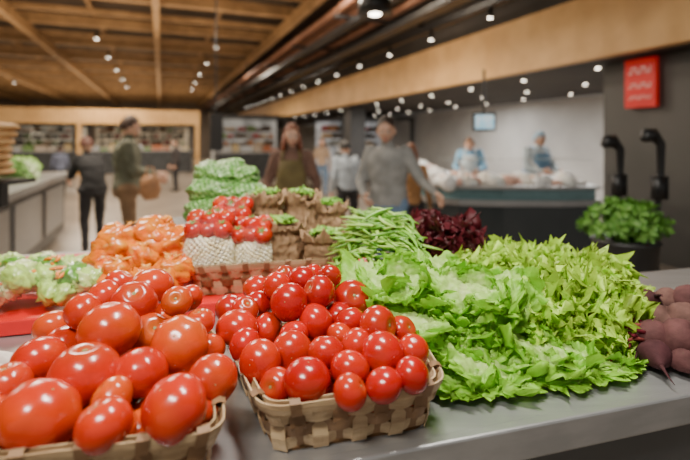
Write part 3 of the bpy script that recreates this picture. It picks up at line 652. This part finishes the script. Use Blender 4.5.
# ---------------------------------------------------------------- people
skin=M('skin',(.70,.42,.30),.5,0,(.66,.39,.27),8); skin2=M('skin_tan',(.56,.33,.23),.5)
def cloth(n,c): return M('cloth_'+n,c,.85,0,tuple(x*.75 for x in c),9,bump=.5,bscale=14)
DJ=dict(pel=(0,0,.93),wai=(0,0,1.08),che=(0,0,1.27),nec=(0,0,1.42),hed=(0,.02,1.565),
 sL=(-.175,0,1.37),eL=(-.225,-.01,1.09),wL=(-.235,.10,.86),sR=(.175,0,1.37),eR=(.225,-.01,1.09),wR=(.235,.10,.86),
 hL=(-.09,0,.90),kL=(-.10,.03,.50),aL=(-.10,-.01,.09),hR=(.09,0,.90),kR=(.10,.03,.50),aR=(.10,-.01,.09))
def person(name,x,Y,topy,yaw,j={},top=None,pants=None,sleeve=True,hair=(.06,.035,.02),long=False,fem=False,apron=None,yawh=0,pitch=0,sk=None,bulk=1.0,cap=None):
    sk=sk or skin
    J={k:Vector(v) for k,v in DJ.items()}
    for k,v in j.items(): J[k]=Vector(v)
    topz=H+(HY-topy)/F*Y; sc=topz/(J['hed'].z+.135)
    e=empty(name,((x-345)/F*Y,Y,0),yaw,sc)
    bones=[]; mb=MB()
    def bone(a,ra,b,rb,tag,flat=1): capsule(mb,a,ra,b,rb,14,flat=flat); bones.append((Vector(a),Vector(b),tag,max(ra,rb)))
    sx=.9 if fem else 1.0
    sp=[(J['pel']-Vector((0,0,.10)),.13,.11),(J['pel']-Vector((0,0,.02)),.17*(1.04 if fem else 1),.12),(J['pel'].lerp(J['wai'],.6),.15*sx,.105),(J['wai'],.145*sx,.10),(J['wai'].lerp(J['che'],.6),.165*sx,.115),(J['che'],.18*sx,.12),(J['che'].lerp(J['nec'],.55),.175*sx,.105),(J['che'].lerp(J['nec'],.85),.10,.075),(J['nec'],.06,.055)]
    ac=(J['sR']-J['sL']).normalized(); v=[];n=18
    for i,(c,rx,ry) in enumerate(sp):
        fy=Vector((-ac.y,ac.x,0)).normalized()
        for k in range(n):
            t=2*math.pi*k/n; v.append(c+ac*math.cos(t)*rx*bulk+fy*math.sin(t)*ry*bulk)
    f=[(i*n+k,i*n+(k+1)%n,(i+1)*n+(k+1)%n,(i+1)*n+k) for i in range(len(sp)-1) for k in range(n)]+[tuple(range(n-1,-1,-1)),tuple(range((len(sp)-1)*n,len(sp)*n))]
    mb.add(v,f)
    bones.append((J['pel']+Vector((0,0,.02)),J['nec']-Vector((0,0,.05)),'top',.15)); bones.append((J['pel']-Vector((0,0,.12)),J['pel']-Vector((0,0,.06)),'pants',.15))
    capsule(mb,J['nec']-Vector((0,0,.04)),.055,J['hed']-Vector((0,0,.05)),.05,12); bones.append((J['nec']+Vector((0,0,.02)),J['hed'],'skin',.05))
    for s in 'LR':
        d=.06*(1 if s=='R' else -1)
        bone(J['s'+s]-Vector((d*.4,0,.0)),.062*bulk,J['e'+s],.046*bulk,'top'); bone(J['e'+s],.044*bulk,J['w'+s],.03,'top' if sleeve else 'skin')
        bone(J['h'+s],.092,J['k'+s],.062,'pants'); bone(J['k'+s],.06,J['a'+s],.042,'pants')
        A=J['a'+s]; bone(A+Vector((0,-.04,-.045)),.04,A+Vector((0,.13,-.058)),.033,'shoe')
    t=mb.obj(name+'_tmp',[]); m=t.modifiers.new('r','REMESH'); m.mode='VOXEL'; m.voxel_size=.014
    m=t.modifiers.new('s','SMOOTH'); m.factor=.5; m.iterations=5
    dg=bpy.context.evaluated_depsgraph_get(); me=bpy.data.meshes.new_from_object(t.evaluated_get(dg)); bpy.data.objects.remove(t)
    me.materials.clear()
    mats={'top':top,'pants':pants,'skin':sk,'shoe':M('shoe_leather',(.03,.025,.02),.5)}; order=['top','pants','skin','shoe']
    for o in order: me.materials.append(mats[o])
    for pl in me.polygons:
        c=pl.center; best=9;bt='top'
        for a,b,tag,r in bones:
            ab=b-a; u=max(0,min(1,(c-a).dot(ab)/ab.length_squared)); d=(c-(a+ab*u)).length-r
            if d<best: best=d;bt=tag
        pl.material_index=order.index(bt); pl.use_smooth=True
    for vv in me.vertices:
        p=vv.co
        if .12<p.z<1.36: vv.co=p+vv.normal*(.009*noise.noise(Vector((p.x*9,p.y*9,p.z*14))))
    ob=bpy.data.objects.new('body',me); bpy.context.collection.objects.link(ob); ob.parent=e
    mb=MB()
    for s in 'LR':
        w=J['w'+s]; d=(w-J['e'+s]).normalized(); sg=1 if s=='R' else -1
        lat=d.cross(Vector((sg,0,0))); 
        if lat.length<.2: lat=d.cross(Vector((0,0,1)))
        lat=lat.normalized(); nrm=lat.cross(d).normalized()
        inw=Vector((-sg,0,0)); nrm=nrm if nrm.dot(inw)>0 else -nrm
        for q in (-.024,-.008,.008,.024): capsule(mb,w+lat*q*.5,.015,w+d*.085+lat*q,.012,8)
        for k,q in enumerate((-.027,-.009,.009,.027)):
            L=(.062,.075,.07,.055)[k]; b0=w+d*.09+lat*q
            b1=b0+(d*.8+nrm*.35).normalized()*L*.5; b2=b1+(d*.5+nrm*.8).normalized()*L*.5
            capsule(mb,b0,.0088,b1,.008,8); capsule(mb,b1,.008,b2,.0065,8)
        t0=w+d*.025+lat*(-.03); t1=t0-lat*.028+d*.03+nrm*.012; t2=t1+d*.03+nrm*.014
        capsule(mb,t0,.012,t1,.010,8); capsule(mb,t1,.0095,t2,.0075,8)
    mb.obj('hands',[sk],e)
    HR=Matrix.Rotation(yawh,3,'Z')@Matrix.Rotation(pitch,3,'X'); hc=J['hed']
    mb=MB()
    def fn(p,th,ph):
        x,y,z=p; s=1
        if z<0: s=1-.33*(-z)**1.6
        yy=y*(1-.12*(-z) if z<0 else 1)
        if y>0:
            yy+=.24*math.exp(-(x/.16)**2-((z+.12)/.17)**2)+.05*math.exp(-(x/.3)**2-((z+.52)/.1)**2)+.10*math.exp(-(x/.35)**2-((z+.85)/.16)**2)
            yy-=.09*(math.exp(-((abs(x)-.38)/.17)**2-((z-.03)/.12)**2))
            yy+=.04*math.exp(-((z-.22)/.1)**2)
        return Vector((x*s,yy,z))
    sphere(mb,hc,(.073,.09,.115),HR,32,24,0,(1,1,1),fn)
    for sg in (-1,1):
        sphere(mb,hc+HR@Vector((sg*.074,-.005,-.005)),(.012,.02,.032),HR,10,8,0)
        sphere(mb,hc+HR@Vector((sg*.028,.078,.004)),(.013,.010,.009),HR,10,8,1)
        sphere(mb,hc+HR@Vector((sg*.028,.0865,.004)),(.005,.004,.005),HR,8,6,2)
        box(mb,hc+HR@Vector((sg*.028,.088,.022)),(.03,.006,.006),2,HR)
    sphere(mb,hc+HR@Vector((0,.088,-.058)),(.022,.008,.007),HR,10,6,3)
    mb.obj('head',[sk,M('eye_white',(.8,.78,.75),.3),M('eye_dark',(.03,.02,.015),.4),M('lips',(.5,.18,.15),.5)],e)
    mb=MB()
    hm=M('hair_%d'%int(hair[0]*1000),hair,.6,0,tuple(c*.6 for c in hair),40,bump=.6,bscale=60) if not cap else cap
    nu,nv=32,20; v=[];f=[]
    for i in range(nv+1):
        th=math.pi*i/nv
        for k in range(nu):
            ph=2*math.pi*k/nu; p=Vector((math.sin(th)*math.cos(ph),math.sin(th)*math.sin(ph),math.cos(th)))
            s=1.09+.07*noise.noise(p*4+Vector((x,0,0)))+(.06 if p.y<.2 else 0)
            v.append(hc+HR@Vector((p.x*.076*s,p.y*.092*s-.006,p.z*.118*s+.002)))
    lim=-.35 if not long else -.8
    for i in range(nv):
        for k in range(nu):
            th=math.pi*(i+.5)/nv; ph=2*math.pi*(k+.5)/nu; y=math.sin(th)*math.sin(ph); z=math.cos(th); xx=math.sin(th)*math.cos(ph)
            if (y>.15 and z<.70-.35*abs(xx)) or (y>-.15 and z<.05 and not long) or z<lim: continue
            f.append((i*nu+k,(i+1)*nu+k,(i+1)*nu+(k+1)%nu,i*nu+(k+1)%nu))
    mb.add(v,f)
    if long:
        for k in range(26):
            a=math.pi-.35+ (math.pi+.7)*k/25
            p0=Vector((math.cos(a)*.072,math.sin(a)*.082,.03)); p1=Vector((math.cos(a)*.088,math.sin(a)*.09,-.09)); p2=Vector((math.cos(a)*.10,math.sin(a)*.085+.005,-.2+R.uniform(-.03,.02)))
            tube(mb,[hc+HR@p0,hc+HR@p1,hc+p2],[.014,.02,.008],8)
    mb.obj('hair',[hm],e)
    if apron:
        mb=MB(); n=16; v=[]; lev=[(1.33,.10,.0),(1.2,.14,.005),(1.06,.17,.012),(.95,.2,.02),(.8,.21,.03),(.6,.21,.035),(.48,.21,.03)]
        for z,w,o in lev:
            for k in range(n+1):
                t=k/n*2-1; a=t*w/.19; rx=.19*bulk; ry=.135*bulk+o*1.2
                v.append(Vector((math.sin(a)*rx,math.cos(a)*ry,z)))
        m=n+1; f=[(i*m+k,i*m+k+1,(i+1)*m+k+1,(i+1)*m+k) for i in range(len(lev)-1) for k in range(n)]
        mb.add(v,f)
        for sg in (-1,1): tube(mb,[(sg*.09,.125,1.33),(sg*.085,.09,1.40),(sg*.07,0,1.44),(sg*.05,-.07,1.40)],.012,6,flat=.4)
        tube(mb,[(math.cos(a)*.182*bulk,math.sin(a)*.14*bulk,1.06) for a in [math.pi*2*q/24 for q in range(25)]],.008,6)
        o=mb.obj('apron',[apron],e); sm=o.modifiers.new('s','SOLIDIFY'); sm.thickness=.004
    return e,J,sc
PI=math.pi
jeans=cloth('jeans',(.16,.25,.38)); dj=cloth('dark_trousers',(.035,.035,.04))
person('woman_stallholder_in_apron',292,4.4,123,PI+.05,dict(eL=(-.25,-.02,1.10),wL=(-.24,.12,.90),eR=(.25,-.02,1.1),wR=(.22,.14,.92)),cloth('brown_top',(.20,.11,.08)),dj,True,(.24,.065,.025),True,True,apron=cloth('apron_olive',(.17,.13,.05)),yawh=.2,pitch=-.1,bulk=1.08)
person('man_in_grey_shirt',388,4.0,116,PI-.35,dict(hed=(.0,.06,1.555),eL=(-.30,.06,1.14),wL=(-.46,.22,1.04),eR=(.25,.03,1.1),wR=(.14,.24,1.0),kL=(-.10,.10,.50),aL=(-.1,.12,.09),aR=(.1,-.2,.11),kR=(.1,.0,.5)),cloth('grey_shirt',(.28,.28,.27)),jeans,True,(.04,.025,.018),yawh=.15,pitch=-.18,sk=skin2,bulk=1.12)
person('woman_in_green_jacket',127,5.0,115,-1.1,dict(hed=(.0,.03,1.56),eL=(-.23,.08,1.1),wL=(-.16,.30,1.05),eR=(.23,.06,1.1),wR=(.16,.28,1.02)),cloth('green_jacket',(.14,.145,.10)),cloth('tan_trousers',(.26,.16,.09)),True,(.07,.035,.022),False,True,pitch=-.3,bulk=1.22)
person('woman_in_black_top',93,5.8,136,.9,dict(che=(0,.08,1.25),nec=(0,.15,1.38),hed=(0,.2,1.51),sL=(-.16,.12,1.33),sR=(.16,.12,1.33),eL=(-.2,.22,1.1),wL=(-.15,.42,1.02),eR=(.2,.22,1.1),wR=(.15,.42,1.02)),cloth('black_top',(.02,.02,.022)),dj,False,(.11,.035,.02),False,True,pitch=-.5,bulk=1.18)
person('shopper_in_white_shirt',348,6.2,140,.3,dict(che=(0,.06,1.26),nec=(0,.10,1.4),hed=(0,.15,1.53),sL=(-.17,.09,1.35),sR=(.17,.09,1.35)),cloth('white_shirt',(.50,.57,.64)),dj,True,(.02,.015,.012),pitch=-.4,bulk=1.15)
person('shopper_in_ochre_coat',411,5.0,143,-.4,{},cloth('ochre',(.42,.22,.09)),dj,True,(.30,.13,.07),True,True,pitch=-.2)
wc=cloth('fishmonger_white',(.62,.73,.80)); capm=cloth('cap_blue',(.38,.56,.72))
person('fishmonger',536,6.6,131,PI+.3,dict(hed=(0,.08,1.53),nec=(0,.04,1.41),eL=(-.24,.1,1.12),wL=(-.15,.32,1.08),eR=(.24,.1,1.12),wR=(.15,.32,1.08)),wc,dj,True,cap=capm,pitch=-.3,apron=cloth('apron_blue',(.20,.38,.58)),bulk=1.2)
person('fishmonger.001',470,7.2,137,PI-.3,dict(hed=(0,.1,1.5),nec=(0,.05,1.39),eL=(-.24,.1,1.12),wL=(-.15,.26,1.08),eR=(.24,.1,1.12),wR=(.15,.26,1.08)),cloth('blue_shirt',(.25,.50,.75)),dj,True,hair=(.2,.1,.05),pitch=-.3,apron=wc,bulk=1.1)
person('distant_shopper',60,11.5,145,.5,{},cloth('blue_coat',(.16,.18,.26)),dj,True)
person('distant_shopper.001',322,12,138,PI,{},cloth('tan_coat',(.45,.32,.22)),jeans,True,hair=(.2,.1,.04),long=True,fem=True)
person('distant_shopper.002',176,13,139,2.2,{},cloth('dark_coat',(.06,.05,.05)),dj,True)
mb=MB(); c=W(150,188,4.8); lump(mb,c,(.10,.07,.13),random.Random(3)); tube(mb,[c+Vector((-.05,0,.1)),c+Vector((-.03,0,.22)),c+Vector((.03,0,.22)),c+Vector((.05,0,.1))],.008,6)
mb.obj('orange_shopping_bag',[M('bag_orange',(.50,.25,.12),.6)])
# ---------------------------------------------------------------- lights
def area(name,loc,sx,sy,power,col=(1,.93,.84),tgt=None):
    l=bpy.data.lights.new(name,'AREA'); l.shape='RECTANGLE'; l.size=sx; l.size_y=sy; l.energy=power; l.color=col
    o=bpy.data.objects.new(name,l); o.location=loc; bpy.context.collection.objects.link(o)
    if tgt is not None: o.rotation_euler=(Vector(tgt)-Vector(loc)).to_track_quat('-Z','Y').to_euler()
    return o
area('stall_light_front',(-.6,-.3,2.9),.7,.22,54,(1,.94,.84),(0,1,1))
area('stall_light_top',(.3,1.1,3.3),.7,.22,76,(1,.94,.84),(.2,1.0,1))
for i,(a,b) in enumerate(((-1,6),(2.5,7),(-5,9),(0,12),(-7,16),(2,18),(-2,20),(-4,28),(1,34))):
    p=hp(a,b,4.1); area('hall_light_%d'%i,p,1.2,1.2,240,(1,.86,.68))
for i,(a,b) in enumerate(((6.6,5.8),(7,10))): area('fish_light_%d'%i,hp(a,b,2.4),2.0,1.2,125,(1,.97,.92))
area('ceiling_fill',hp(-2,8,3.2),6,10,190,(1,.76,.50)).rotation_euler=(PI,0,0)  # added fill without a fixture, aimed up to brighten the wooden beams
area('ceiling_fill_far',hp(-3,26,3.2),10,12,330,(1,.76,.50)).rotation_euler=(PI,0,0)  # same kind of added fill for the far end of the ceiling
area('fascia_wash',hp(3.2,7,3.2),.3,10,85,(1,.80,.56),hp(4.9,7,2.8))
w=bpy.data.worlds.new('World'); bpy.context.scene.world=w; w.use_nodes=True
w.node_tree.nodes['Background'].inputs[0].default_value=(1,.93,.85,1); w.node_tree.nodes['Background'].inputs[1].default_value=.34
# ---------------------------------------------------------------- camera
cd=bpy.data.cameras.new('Camera'); cd.lens=24; cd.sensor_width=36; cd.shift_y=-90/690; cd.clip_start=.02
cam=bpy.data.objects.new('Camera',cd); cam.location=(0,0,H); cam.rotation_euler=(PI/2,0,0); bpy.context.collection.objects.link(cam)
cd.dof.use_dof=True; cd.dof.focus_distance=.88; cd.dof.aperture_fstop=2.0
bpy.context.scene.camera=cam
